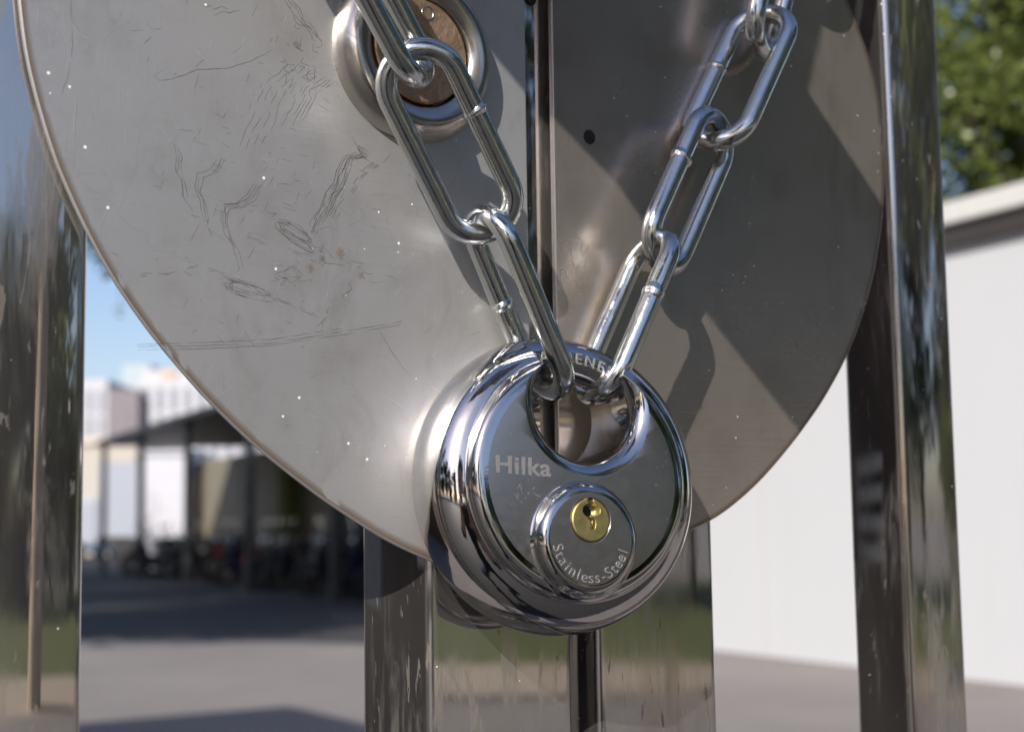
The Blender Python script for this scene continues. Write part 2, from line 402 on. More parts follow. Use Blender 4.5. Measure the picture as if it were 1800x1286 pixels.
def scratches():
    r = random.Random(9); mb = MB()
    def stroke(pts, wpx=1.1, amp=2.0, dash=0.0, steps=9, dark=1):
        P = []
        for (x0, y0), (x1, y1) in zip(pts, pts[1:]):
            n = max(2, int(math.hypot(x1 - x0, y1 - y0) / 5))
            for i in range(n): t = i / n; P.append((x0 + (x1 - x0) * t, y0 + (y1 - y0) * t))
        P.append(pts[-1]); ph = r.random() * 50
        Q = []
        for i, (x, y) in enumerate(P):
            q = noise.noise_vector(Vector((i * .33, ph, 0))) * amp * 1.6; Q.append((x + q.x, y + q.y))
        run = []
        def flush(run):
            if len(run) < 3: return
            W = [to_gate(gp(x, y, 0)) for x, y in run]; v = []
            for i, c in enumerate(W):
                d = (W[min(i + 1, len(W) - 1)] - W[max(i - 1, 0)]); d = Vector((d.x, 0, d.z)).normalized(); nn = Vector((-d.z, 0, d.x))
                hw = wpx * .000055 * (.35 + .65 * math.sin(math.pi * (i + .5) / len(W))) * (.6 + .8 * r.random())
                v += [Vector((c.x, -.00003, c.z)) + nn * hw, Vector((c.x, -.00003, c.z)) - nn * hw]
            mb.add(v, [(2 * i, 2 * i + 1, 2 * i + 3, 2 * i + 2) for i in range(len(W) - 1)])
        for q in Q:
            if dash and r.random() < dash: flush(run); run = []
            else: run.append(q)
        flush(run)
    def par(pts, n, dx, dy, **k):
        for i in range(n): stroke([(x + dx * i + r.uniform(-1, 1), y + dy * i + r.uniform(-1, 1)) for x, y in pts[:len(pts) - r.randint(0, 1)]], **k)
    par([(305, 253), (312, 275), (308, 300), (318, 318), (320, 345), (336, 372)], 3, 4, 2, amp=1.8, dash=.05)
    par([(385, 275), (372, 297), (346, 306), (343, 330), (352, 352), (357, 385), (372, 415)], 3, 5, 3, amp=1.6, dash=.04)
    par([(446, 322), (436, 342), (415, 356), (390, 358), (388, 385), (396, 412), (410, 432), (420, 468)], 4, 4, 3, amp=1.6, dash=.08)
    par([(628, 268), (604, 276), (592, 300), (586, 322), (572, 338), (562, 362), (548, 385), (540, 408)], 7, 3.2, 1.2, amp=1.5, dash=.05, wpx=1.4)
    par([(655, 285), (628, 305), (612, 330), (592, 358), (580, 380)], 4, 3.5, 2, amp=1.2, dash=.3, wpx=1.0)
    par([(618, 240), (624, 248), (630, 256), (638, 262), (645, 268)], 6, 1.8, 4, amp=2, wpx=1.0, dash=.1)
    stroke([(478, 88), (440, 108), (400, 120), (345, 123), (308, 138), (280, 142), (270, 134), (285, 124)], amp=1.0, wpx=1.0)
    par([(512, 108), (488, 130), (468, 148), (455, 172), (448, 200), (432, 228), (420, 258)], 4, 11, 5, amp=2.2, dash=.16, wpx=.8)
    par([(560, 130), (532, 152), (520, 175), (506, 196), (495, 222)], 6, 5, 3, amp=2.2, dash=.1, wpx=.9)
    par([(498, 0), (512, 18), (520, 36), (540, 52), (555, 75)], 5, 3, -1, amp=3.2, dash=.08, wpx=1.2)
    for i in range(26): x, y = r.gauss(520, 28), r.gauss(105, 30); stroke([(x, y), (x + r.uniform(-14, 14), y + r.uniform(4, 18)), (x + r.uniform(-14, 14), y + r.uniform(10, 30))], amp=3, dash=.12, wpx=.8)
    par([(372, 18), (388, 12), (402, 16), (418, 10)], 2, 4, 8, amp=2, wpx=.9)
    for k in range(9):
        cx, cy, a, b, t0 = 522 + r.uniform(-8, 8), 412 + r.uniform(-8, 8), 36 + r.uniform(-10, 8), 9 + r.uniform(-3, 6), .6
        stroke([(cx + a * math.cos(t) * math.cos(t0) - b * math.sin(t) * math.sin(t0), cy + a * math.cos(t) * math.sin(t0) + b * math.sin(t) * math.cos(t0)) for t in [i * .5 + k for i in range(r.randint(7, 13))]], amp=1.6, wpx=.9, dash=.04)
    for k in range(8):
        cx, cy, a, b, t0 = 430 + r.uniform(-8, 12), 508 + r.uniform(-5, 5), 48 + r.uniform(-14, 6), 10 + r.uniform(-4, 4), .28
        stroke([(cx + a * math.cos(t) * math.cos(t0) - b * math.sin(t) * math.sin(t0), cy + a * math.cos(t) * math.sin(t0) + b * math.sin(t) * math.cos(t0)) for t in [i * .5 + k for i in range(r.randint(7, 13))]], amp=1.2, wpx=.7, dash=.1)
    for k in range(7): stroke([(480 + r.uniform(0, 40), 455 + k * 5), (520 + r.uniform(0, 30), 462 + k * 5), (475 + r.uniform(0, 40), 478 + k * 4), (505, 490)], amp=1.5, wpx=.6, dash=.15)
    par([(520, 425), (570, 445), (620, 452), (672, 468)], 4, -6, 5, amp=1.5, dash=.3, wpx=.8)
    par([(365, 470), (420, 492), (480, 520), (555, 552)], 2, 3, 5, amp=1, dash=.12, wpx=.8)
    par([(240, 482), (300, 478), (345, 462), (360, 452)], 2, 2, 4, amp=1.8, dash=.2, wpx=.8)
    par([(240, 605), (330, 603), (470, 598), (600, 578), (705, 560)], 3, 1, 5, amp=.8, dash=.06, wpx=.9)
    stroke([(665, 578), (690, 620), (715, 655), (724, 662)], wpx=1.0, amp=.5); stroke([(125, 0), (128, 80), (118, 140), (108, 168)], wpx=.9, amp=.8, dash=.1)
    stroke([(612, 495), (618, 508), (603, 520), (602, 526)], wpx=1.2, amp=.8)
    for k in range(60):
        x, y = r.uniform(80, 860), r.uniform(0, 780)
        if (x - 900) ** 2 + (y - 100) ** 2 > 830 ** 2: continue
        a = r.choice([.9, 1.0, 1.9, 2.1, .1, 2.6]) + r.uniform(-.2, .2); L = r.uniform(8, 45)
        stroke([(x, y), (x + L * .5 * math.cos(a), y + L * .5 * math.sin(a)), (x + L * math.cos(a), y + L * math.sin(a))], wpx=.5, amp=.4, dash=.1)
    for k in range(150):
        x, y = r.gauss(470, 110), r.gauss(300, 180); a = r.choice([2.0, 2.2, .2, .45]) + r.uniform(-.25, .25); L = r.uniform(5, 26)
        stroke([(x, y), (x + L * .5 * math.cos(a), y + L * .5 * math.sin(a)), (x + L * math.cos(a), y + L * math.sin(a))], wpx=.7, amp=1.0, dash=.12)
    o = mb.build('scratches', M_SCR, left); mb.v.clear(); mb.f.clear()
    for k in range(130):
        x, y = r.uniform(70, 900), r.uniform(-10, 900)
        if (x - 930) ** 2 + (y - 80) ** 2 > 820 ** 2: continue
        a = r.choice([2.1, 2.0, -1.0, .5]) + r.uniform(-.3, .3); L = r.uniform(5, 30)
        stroke([(x, y), (x + L * .5 * math.cos(a), y + L * .5 * math.sin(a)), (x + L * math.cos(a), y + L * math.sin(a))], wpx=.75, amp=.3, dash=.08)
    mb.build('bright_scratches', M_SCRB, left)
scratches()
# unseen plate added out from the right leaf, outlined to throw the slanting shadow
T = .22
poly = [(560, -330), (740, -60), (815, 35), (925, 165), (1086, 330), (1240, 555), (1400, 757), (1480, 850), (1640, 640), (1585, 440), (1550, 372), (1404, 150), (1440, -10), (1475, -180)]
gv = []
for p in poly:
    q = gp(*p, 0) + SUN * T; gv.append(to_gate(q))
nn = len(gv); Rt = Vector((0, 0, 0))
fr = [v.copy() for v in gv]; bk = [v + Vector((0, -.003, 0)) for v in gv]
MB().add(fr + bk, [tuple(range(nn)), tuple(range(nn, 2 * nn))[::-1]] + [(i, (i + 1) % nn, nn + (i + 1) % nn, nn + i) for i in range(nn)]).build('shade_plate', M_POST, right)
top = max(gv, key=lambda v: v.z)
MB().tube([top + Vector((.01, 0, -.01)), top + Vector((.01, 0, .25)), Vector((.035, 0, top.z + .25))], .006, 12).build('shade_plate_bracket', M_POST, right)
tag(right, None)

# ================================================================ PADLOCK
mm = .001
LN = gp(980, 850, .0135)
yaw, pit, rol = R(26.5), R(5), R(-4)
nx = Vector((math.sin(yaw) * math.cos(pit), -math.cos(yaw) * math.cos(pit), math.sin(pit)))
xr = Vector((math.cos(yaw), math.sin(yaw), 0)); yu = nx.cross(xr)
xl = xr * math.cos(rol) + yu * math.sin(rol); yl = nx.cross(xl)
Oc = LN + nx * .002                                   # rim middle sits 2 mm behind the body's own origin
ML = Matrix(((xl.x, yl.x, nx.x, Oc.x), (xl.y, yl.y, nx.y, Oc.y), (xl.z, yl.z, nx.z, Oc.z), (0, 0, 0, 1)))
lock = bpy.data.objects.new('padlock', None); link(lock); lock.matrix_world = ML; lock.empty_display_size = .03
tag(lock, 'round polished stainless discus padlock with brass keyway hanging from the zinc chain', 'padlock')
def scale_m(mb): mb.v = [(x * mm, y * mm, z * mm) for x, y, z in mb.v]; return mb
HOLE = (1.2, 17.2, 13.2)
prof = smooth_prof([(0, -11.4), (29, -11.4), (32.5, -10.8), (34.6, -8.6), (35.2, -5), (35.2, -2), (34.9, .9), (34.0, 3.5), (32.4, 5.8), (30.4, 7.4), (29.0, 8.0), (28.3, 8.25), (27.9, 9.1), (27.1, 10.3), (26.0, 10.9), (24.2, 11.0)], 3)
prof += [(20, 11.07), (14, 11.15), (7, 11.2), (0, 11.22)]
body_mb = scale_m(MB().lathe(prof, 360))
body = body_mb.build('body', M_LOCK, lock)
body.data.materials.append(M_FACE)
# cutter: trumpet hole
tr = [(13.2, -14)] + smooth_prof([(13.2, 4.0), (13.2, 7.2), (13.5, 8.9), (14.5, 10.25), (15.9, 10.98), (17.0, 11.16)], 3) + [(17.0, 14)]
tr = [(0, -14)] + tr + [(0, 14)]
hm = scale_m(MB().lathe(tr, 220, Matrix.Translation((HOLE[0], HOLE[1], 0))))
cut = hm.build('hole_cutter', None); 
# cutter: sector above the hole where the shackle is bare
sec = MB(); a1, a2 = R(90 - 27), R(90 + 24); pts = []
for i in range(25):
    a = a1 + (a2 - a1) * i / 24; pts.append((50 * math.cos(a), 50 * math.sin(a)))
pin = [(HOLE[0] - 9.5, HOLE[1] + 6), (HOLE[0] + 9.5, HOLE[1] + 6)]
pp = pts + pin; k = len(pp)
sec.add([(x, y, -16) for x, y in pp] + [(x, y, 16) for x, y in pp], [tuple(range(k))[::-1], tuple(range(k, 2 * k))] + [(i, (i + 1) % k, k + (i + 1) % k, k + i) for i in range(k)])
cut2 = scale_m(sec).build('sector_cutter', None)
def boolean(o, c, op='DIFFERENCE'):
    for x in (o, c):
        bm = bmesh.new(); bm.from_mesh(x.data); bmesh.ops.remove_doubles(bm, verts=bm.verts, dist=1e-8); bmesh.ops.recalc_face_normals(bm, faces=bm.faces); bm.to_mesh(x.data); bm.free()
    c.matrix_world = o.matrix_world.copy() if o.parent is None else o.parent.matrix_world.copy()
    c.parent = o.parent
    c.matrix_parent_inverse = Matrix.Identity(4); c.matrix_basis = Matrix.Identity(4)
    m = o.modifiers.new('x', 'BOOLEAN'); m.operation = op; m.solver = 'EXACT'; m.object = c
    bpy.context.view_layer.update()
    dg = bpy.context.evaluated_depsgraph_get()
    me = bpy.data.meshes.new_from_object(o.evaluated_get(dg)); o.modifiers.clear(); o.data = me
    bpy.data.objects.remove(c)
boolean(body, cut); boolean(body, cut2)
def finish_body():
    me = body.data; shade(me, 38)
    if len(me.materials) < 2:
        me.materials.clear(); me.materials.append(M_LOCK); me.materials.append(M_FACE)
    for p in me.polygons:
        c = p.center
        p.material_index = 1 if (p.normal.z > .999 and c.z > .0105) else 0
finish_body()
# shackle: a round bar following the rim
arc = []
for i in range(61):
    a = R(90 - 42 + 84 * i / 60); arc.append((29.9 * math.cos(a), 29.9 * math.sin(a), -2.3))
shackle = scale_m(MB().tube(arc, 5.0, 40)).build('shackle', M_LOCK, lock, 50)
# keyway housing (raised round)
HC = (-.1, -14.3)
hp = smooth_prof([(14.0, 10.7), (13.7, 11.05), (13.2, 11.5), (12.6, 12.6), (11.9, 13.7), (11.1, 14.2), (10.6, 14.3), (9, 14.3)], 2) + [(7, 14.3), (0, 14.3), (0, 9), (14.0, 9), (14.0, 10.7)]
hous = scale_m(MB().lathe(hp, 200, Matrix.Translation((HC[0], HC[1], 0)))).build('keyway_housing', M_LOCK, lock)
BC = (HC[0] - .1, HC[1] + 4.2)
hc = scale_m(MB().lathe([(0, 12.5), (5.05, 12.5), (5.05, 16), (0, 16)], 96, Matrix.Translation((BC[0], BC[1], 0)))).build('c', None)
boolean(hous, hc)
shade(hous.data, 38); hous.data.materials.clear(); hous.data.materials.append(M_LOCK); hous.data.materials.append(M_FACE)
for p in hous.data.polygons: p.material_index = 1 if (p.normal.z > .999 and p.center.z > .0140) else 0
br = scale_m(MB().lathe([(0, 11), (4.85, 11), (4.85, 14.35), (4.6, 14.6), (0, 14.6)], 96, Matrix.Translation((BC[0], BC[1], 0)))).build('lock_cylinder', M_BRASS, lock)
key = [(-.55, 5.2), (.45, 5.2), (.5, 4.2), (1.5, 3.6), (2.0, 2.6), (1.9, 1.6), (1.1, .9), (.0, .8), (-.35, .55), (.3, .25), (.9, -.1), (1.0, -.9), (.85, -2.2), (.35, -2.5), (-.15, -2.2), (.1, -1.4), (.0, -.5), (-.6, .1), (-1.3, .8), (-1.9, 1.7), (-1.8, 2.8), (-1.1, 3.7)]
k = len(key)
kc = MB().add([(x * 1.15 + BC[0], y * .92 + BC[1] + .1, 12.2) for x, y in key] + [(x * 1.15 + BC[0], y * .92 + BC[1] + .1, 16) for x, y in key],
              [tuple(range(k))[::-1], tuple(range(k, 2 * k))] + [(i, (i + 1) % k, k + (i + 1) % k, k + i) for i in range(k)])
kc = scale_m(kc).build('c', None); boolean(br, kc); br.data.materials.clear(); br.data.materials.append(M_BRASS); shade(br.data, 30)
kd = scale_m(MB().add([(x * 1.1 + BC[0], y * .88 + BC[1] + .1, 12.35) for x, y in key], [tuple(range(k))])).build('keyway', M_DARK, br)
# the warding ridge inside the keyway
scale_m(MB().tube([(BC[0] + .55, BC[1] + 1.2, 13.7), (BC[0] + .1, BC[1] + .75, 13.9), (BC[0] + .75, BC[1] + .2, 13.9), (BC[0] + .6, BC[1] - .8, 13.9), (BC[0] + .4, BC[1] - 1.6, 13.7)], .22, 8)).build('ward', M_BRASS, br, 60)

def text_mesh(name, s, size, mat, parent, M, depth=.00005, bold=0.0, space=1.0):
    cu = bpy.data.curves.new(name, 'FONT'); cu.body = s; cu.size = size; cu.extrude = depth; cu.offset = bold; cu.align_x = 'CENTER'; cu.align_y = 'CENTER'; cu.space_character = space
    cu.resolution_u = 6
    o = bpy.data.objects.new(name, cu); scn.collection.objects.link(o)
    dg = bpy.context.evaluated_depsgraph_get(); bpy.context.view_layer.update()
    me = bpy.data.meshes.new_from_object(o.evaluated_get(dg)); bpy.data.objects.remove(o)
    me.transform(M); 
    return me
def add_text(name, mes, mat, parent):
    bm = bmesh.new()
    for me in mes: bm.from_mesh(me)
    out = bpy.data.meshes.new(name); bm.to_mesh(out); bm.free(); out.materials.clear(); out.materials.append(mat)
    return link(bpy.data.objects.new(name, out), parent)
Tm = lambda x, y, z, rz=0: Matrix.Translation((x * mm, y * mm, z * mm)) @ Matrix.Rotation(rz, 4, 'Z')
t1 = text_mesh('t', 'Hilka', .0055, M_ETCH, lock, Tm(-15.7, 1.2, 11.22) @ Matrix.Diagonal((1.12, 1, 1, 1)), .00002, .00013, 1.10)
add_text('lettering', [t1], M_ETCH, lock)
S = 'Stainless-Steel'; mes = []
for i, ch in enumerate(S):
    a = R(-90 - 74 + 148 * i / (len(S) - 1)); rr = 8.75
    mes.append(text_mesh('t', ch, .0037, M_LOCK, lock, Tm(HC[0] + rr * math.cos(a), HC[1] + rr * math.sin(a), 14.33, a + R(90)), .00006, -.00003))
add_text('lettering', mes, M_ETCH, hous)
S = 'HARDENED'; mes = []
for i, ch in enumerate(S):
    a = R(90 + 18.0 - 6.0 * i); rr = 29.5
    tilt = Matrix.Rotation(R(0), 4, 'X')
    Mx = Tm(rr * math.cos(a), rr * math.sin(a), 2.72, a - R(90))
    mes.append(text_mesh('t', ch, .0038, M_LOCK, lock, Mx, .00016, .00002))
add_text('lettering', mes, M_ETCH, shackle)

sm = MB(); r_ = random.Random(5)
for k in range(14):
    x, y = -15.5 + r_.uniform(-3, 5.5), -4.2 + r_.gauss(0, 1.3); a = r_.choice([-.7, -.9, .9, -1.4]) + r_.uniform(-.2, .2); L = r_.uniform(.5, 2.6); hw = .035
    z = 11.21; d = (math.cos(a) * L, math.sin(a) * L); nn_ = (-math.sin(a) * hw, math.cos(a) * hw)
    sm.add([(x, y, z), (x + d[0] / 2 + nn_[0], y + d[1] / 2 + nn_[1], z), (x + d[0], y + d[1], z), (x + d[0] / 2 - nn_[0], y + d[1] / 2 - nn_[1], z)], [(0, 1, 2, 3)])
scale_m(sm).build('scratches', M_SCRB, lock)
# ================================================================ CHAIN
WR, HA, LC = .00262, .0081, .0290
def link_mesh():
    pts = []
    for i in range(17):
        a = math.pi * i / 16; pts.append((HA * math.cos(a), LC / 2 + HA * math.sin(a), 0))
    for t in (.5, .25, 0, -.25, -.5)[1:-1]: pts.append((-HA, LC * t, 0))
    for i in range(17):
        a = math.pi + math.pi * i / 16; pts.append((HA * math.cos(a), -LC / 2 + HA * math.sin(a), 0))
    for t in (-.25, 0, .25): pts.append((HA, LC * t, 0))
    mb = MB().tube(pts, WR, 28, closed=True); me = bpy.data.meshes.new('link'); me.from_pydata(mb.v, [], mb.f); me.materials.append(M_ZINC); shade(me, 80); return me
def bead_mesh():
    mb = MB(); prof = smooth_prof([(WR * .9, -.0016), (WR * 1.02, -.0011), (WR * 1.07, -.0006), (WR * 1.17, 0), (WR * 1.07, .0006), (WR * 1.02, .0011), (WR * .9, .0016)], 1)
    n = 28; v = []; f = []
    for i, (r, z) in enumerate(prof):
        for j in range(n):
            a = 2 * math.pi * j / n; k = 1 + .05 * math.sin(a * 2 + .5) + .03 * math.sin(3 * a + i * .4)
            v.append((HA + r * k * math.cos(a), z + .00035 * math.sin(a + 1), r * k * math.sin(a)))
    for i in range(len(prof) - 1):
        for j in range(n): f.append((i * n + j, i * n + (j + 1) % n, (i + 1) * n + (j + 1) % n, (i + 1) * n + j))
    me = bpy.data.meshes.new('weld_bead'); me.from_pydata(v, [], f); me.materials.append(M_ZINC); shade(me, 70); return me
LM, BM_ = link_mesh(), bead_mesh()
chain = thing('chain', 'bright zinc steel chain hanging in a V through the padlock', 'chain', gp(1000, -600, .02))
bpy.context.view_layer.update()
def put_link(A, B, psi, flip=1, beadoff=0.0):
    """A, B (px, py, n): arc centres; psi: angle of the side vector, 0 = right in the picture, 90 = towards the viewer"""
    a, b = gp(*A), gp(*B); mid = (a + b) / 2; y = (a - b)
    L = y.length; y.normalize(); v = (CAM - mid).normalized()
    toward = (v - y * v.dot(y)).normalized(); rt = y.cross(toward)
    if rt.dot(CX) < 0: rt = -rt
    x = (rt * math.cos(R(psi)) + toward * math.sin(R(psi))).normalized() * flip
    z = x.cross(y)
    sy = L / LC
    M = Matrix(((x.x, y.x, z.x, mid.x), (x.y, y.y, z.y, mid.y), (x.z, y.z, z.z, mid.z), (0, 0, 0, 1)))
    o = bpy.data.objects.new('link', LM); link(o, chain); o.matrix_parent_inverse = Matrix.Identity(4)
    o.matrix_basis = chain.matrix_world.inverted() @ M
    bd = bpy.data.objects.new('weld_bead', BM_); link(bd, o); bd.location = (0, beadoff, 0); q_ = random.Random(A[0]); bd.scale = (1, q_.uniform(.7, 1.25), 1); bd.rotation_euler = (0, 0, q_.uniform(-.03, .03))
    print('link len mm', round(L * 1000, 1), A, B)
    return o
# left run, from above down to the shackle
put_link((493, -360, .030), (587, -180, .026), 20)
put_link((603, -126, .022), (706, 68, .0195), 108, -1, .004)
put_link((741, 147, .0185), (842, 354, .0150), -4, 1, .004)
put_link((871, 436, .0140), (952, 630, .0125), 62, -1, .0)
# right run
put_link((1134, 480, .0135), (1069, 631, .0125), 62, 1, .005)
put_link((1243, 262, .0110), (1179, 408, .0115), 130, 1, .004)
put_link((1328, 78, .0105), (1276, 192, .0105), 32, -1, .002)
put_link((1382, -105, .0120), (1352, 20, .0110), 115, 1, .003)
put_link((1450, -290, .0120), (1402, -160, .0120), 20)

# ================================================================ GROUND and far things
def m_asphalt():
    g = NG('asphalt'); v = g.coord(); f = g.noise(v, 3, 6, .6); f2 = g.noise(v, 140, 3); f3 = g.noise(v, .5, 3)
    c = g.mix(f, (.19, .17, .16), (.25, .225, .21)); c = g.mix(g.ramp(f3, [(.4, 0), (.65, .6)]), c, (.28, .255, .235)); c = g.mix(.25, c, f2, 'OVERLAY')
    g.set('Base Color', c); g.set('Roughness', .85); g.bump(f2, .4, .01); return g.m
def m_grass():
    g = NG('lawn'); v = g.coord(); f = g.noise(v, 4, 5); f2 = g.noise(v, 60, 3)
    c = g.mix(f, (.055, .085, .02), (.13, .15, .04)); c = g.mix(g.ramp(f2, [(.4, 0), (.7, .6)]), c, (.16, .15, .07)); g.set('Base Color', c); g.set('Roughness', .9); g.bump(f2, .6, .03); return g.m
M_ASP = m_asphalt(); M_GRASS = m_grass()
M_SAND = simple('path_paving', (.42, .34, .26), .85, 0, .12, 6)
gr = meshobj('ground', [(-900, -900, 0), (900, -900, 0), (900, 900, 0), (-900, 900, 0)], [(0, 1, 2, 3)], M_ASP); tag(gr, kind='structure')
# to the right of the camera: sandy path, lawn, trees (seen in the steel as reflections)
def strip(name, mat, a0, a1, r0, r1, z):
    v = []; n = 24
    for i in range(n + 1):
        a = R(a0 + (a1 - a0) * i / n)
        for r in (r0, r1): v.append((r * math.sin(a), r * math.cos(a), z))
    o = meshobj(name, v, [(2 * i, 2 * i + 1, 2 * i + 3, 2 * i + 2) for i in range(n)], mat); tag(o, kind='structure'); return o
strip('path', M_SAND, 70, 175, 9.0, 11.6, .006)
strip('lawn', M_GRASS, 70, 190, 11.6, 30.0, .004)

ap = meshobj('dark_ground', [(-15, -14.0, .003), (5.0, -14.0, .003), (6.0, -6.0, .003), (6.0, .9, .003), (-1.2, .1, .003), (-15, .1, .003)], [(0, 1, 2, 3, 4, 5)], simple('dark_ground_tone', (.030, .028, .027), .8, 0, .3, 30)); tag(ap, kind='structure')  # dark sheet added out of view so the padlock rim mirrors shaded ground
road_shade = meshobj('road', [(-40, 17.0, .003), (-8, 16.4, .003), (-3.0, 15.2, .003), (-1.0, 14.2, .003), (1.2, 14.6, .003), (.2, 22, .003), (-9, 42, .003), (-14, 66, .003), (-60, 66, .003)], [tuple(range(9))], simple('shaded_asphalt', (.050, .046, .045), .85, 0, .3, 3)); tag(road_shade, kind='structure')  # dark sheet laid in the tone of the tree shade across the road
# white wall on the right
def m_wall():
    g = NG('white_render'); v = g.coord(); f = g.noise(v, 1.2, 4); st = g.noise(g.coord((5, 5, .5)), 1, 4)
    c = g.mix(f, (.52, .525, .54), (.55, .555, .565)); c = g.mix(g.ramp(st, [(.6, 0), (.8, .3)]), c, (.48, .475, .46)); g.set('Base Color', c); g.set('Roughness', .8); return g.m
M_WALL = m_wall()
wA = Vector((3.06, 10.6, 0)); wd = Vector((1.13, -2.2, 0)).normalized()
wl = thing('boundary_wall', 'long white rendered wall with overhanging pale coping behind the gate', 'wall', wA, math.atan2(wd.y, wd.x))
MB().box(-5, 3.4, 0, .25, 0, 3.0).build('wall_face', M_WALL, wl)
MB().box(-5.02, 3.42, -.08, .30, 3.0, 3.14).build('under_band', simple('dark_band', (.045, .04, .038), .6), wl)  # dark band under the coping
MB().box(-5.06, 3.46, -.13, .36, 3.14, 3.29).build('coping', simple('pale_coping', (.60, .59, .56), .8), wl, None, .01)
for i in range(2): MB().box(-4.6 + i * 2.4, -4.585 + i * 2.4, -.004, 0, 0, 3.0).build('joint', simple('joint_grey', (.45, .44, .42), .9) if i == 0 else bpy.data.materials['joint_grey'], wl)  # thin grey joint lines on the wall face

# unseen booth added on the left so its flat roof shades the ground ahead
bcn = Vector((-3.5, 3.67, 0)); e1 = Vector((.53, -.85, 0)).normalized()
bo = thing('shade_booth', 'unseen flat roofed booth with dark walls, added to shade the ground at left', 'building', bcn, math.atan2(e1.y, e1.x))
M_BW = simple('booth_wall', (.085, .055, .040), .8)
# local x along e1 (towards the camera), local y = left normal of e1 ; body lies on the -y side
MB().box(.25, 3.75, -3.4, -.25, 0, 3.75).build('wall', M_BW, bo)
MB().box(0, 3.95, -3.7, 0, 3.75, 4.0).build('roof', simple('booth_roof', (.18, .17, .16), .7), bo, None, .01)
wn = MB().box(.7, 2.1, -.252, -.22, 1.0, 2.2).build('window', simple('booth_glass', (.03, .04, .05), .05), bo)
MB().box(.62, 2.18, -.248, -.215, .92, 2.28).build('window_frame', simple('frame_grey', (.25, .25, .25), .5), bo)

lv = MB()
for i in range(4): lv.box(3.0, 3.5, -.25, -.21, 1.035 + i * .047, 1.06 + i * .047)
lv.build('stripe_slats', simple('pale_slats', (.6, .56, .5), .6), bo)  # pale slats added to show as stripes mirrored in the right post
# ---------------------------------------------------------------- trees
M_BARK = simple('bark', (.16, .125, .09), .9, 0, .4, 12, .5)
M_PBARK = simple('pale_plane_bark', (.42, .33, .24), .85, 0, .35, 6, .3)
def m_leaf(name, dark, lite):
    g = NG(name); v = g.coord(); f = g.noise(v, 1.3, 3); oi = g.n('ShaderNodeAttribute', attribute_name='tone')
    c = g.mix(oi.outputs['Fac'], dark, lite); c = g.mix(g.math('MULTIPLY', f, .35), c, dark)
    g.set('Base Color', c); g.set('Roughness', .32)
    tr = g.n('ShaderNodeBsdfTranslucent'); g.link(c, tr.inputs[0]); mx = g.n('ShaderNodeMixShader'); mx.inputs[0].default_value = .3
    out = g.N['Material Output']; g.link(g.b.outputs[0], mx.inputs[1]); g.link(tr.outputs[0], mx.inputs[2]); g.link(mx.outputs[0], out.inputs[0])
    return g.m
M_LEAF = m_leaf('broad_leaf', (.07, .10, .022), (.24, .28, .07))
M_LEAFD = m_leaf('dark_leaf', (.018, .035, .010), (.06, .085, .022))
def leaves_mesh(name, blobs, n, size, mat, seed, parent, hole=-.9):
    r = np.random.default_rng(seed)
    w = np.array([b[3] * b[4] * b[5] for b in blobs], float) ** .75; w /= w.sum()
    idx = r.choice(len(blobs), n, p=w); B = np.array(blobs, float)[idx]
    d = r.normal(size=(n, 3)); d /= np.linalg.norm(d, axis=1)[:, None]
    rad = r.random(n) ** .42
    P = B[:, :3] + d * rad[:, None] * B[:, 3:6]
    # drop leaves in holes so the crown has gaps
    ph = r.random(3) * 10; k = 2.6 / max(.4, np.mean(B[:, 3]))
    h = np.sin(P[:, 0] * k * 1.7 + ph[0]) + np.sin(P[:, 1] * k * 1.9 + ph[1] + P[:, 2] * k) + np.sin(P[:, 2] * k * 2.1 + ph[2] + P[:, 0] * k)
    P = P[h > hole]; n = len(P)
    a = r.normal(size=(n, 3)); a /= np.linalg.norm(a, axis=1)[:, None]
    b = np.cross(a, r.normal(size=(n, 3)) + np.array([0, 0, .6])); b /= np.linalg.norm(b, axis=1)[:, None]
    s = size * (.6 + .8 * r.random(n))[:, None]
    V = np.empty((n, 4, 3)); V[:, 0] = P - a * s; V[:, 1] = P - b * s * .55; V[:, 2] = P + a * s; V[:, 3] = P + b * s * .55
    me = bpy.data.meshes.new(name); me.vertices.add(n * 4); me.vertices.foreach_set('co', V.ravel().astype(np.float32))
    me.loops.add(n * 4); me.loops.foreach_set('vertex_index', np.arange(n * 4, dtype=np.int32))
    me.polygons.add(n); me.polygons.foreach_set('loop_start', np.arange(0, n * 4, 4, dtype=np.int32)); me.update(); me.validate()
    at = me.attributes.new('tone', 'FLOAT', 'POINT'); at.data.foreach_set('value', np.repeat(r.random(n), 4).astype(np.float32))
    me.materials.append(mat); return link(bpy.data.objects.new(name, me), parent)
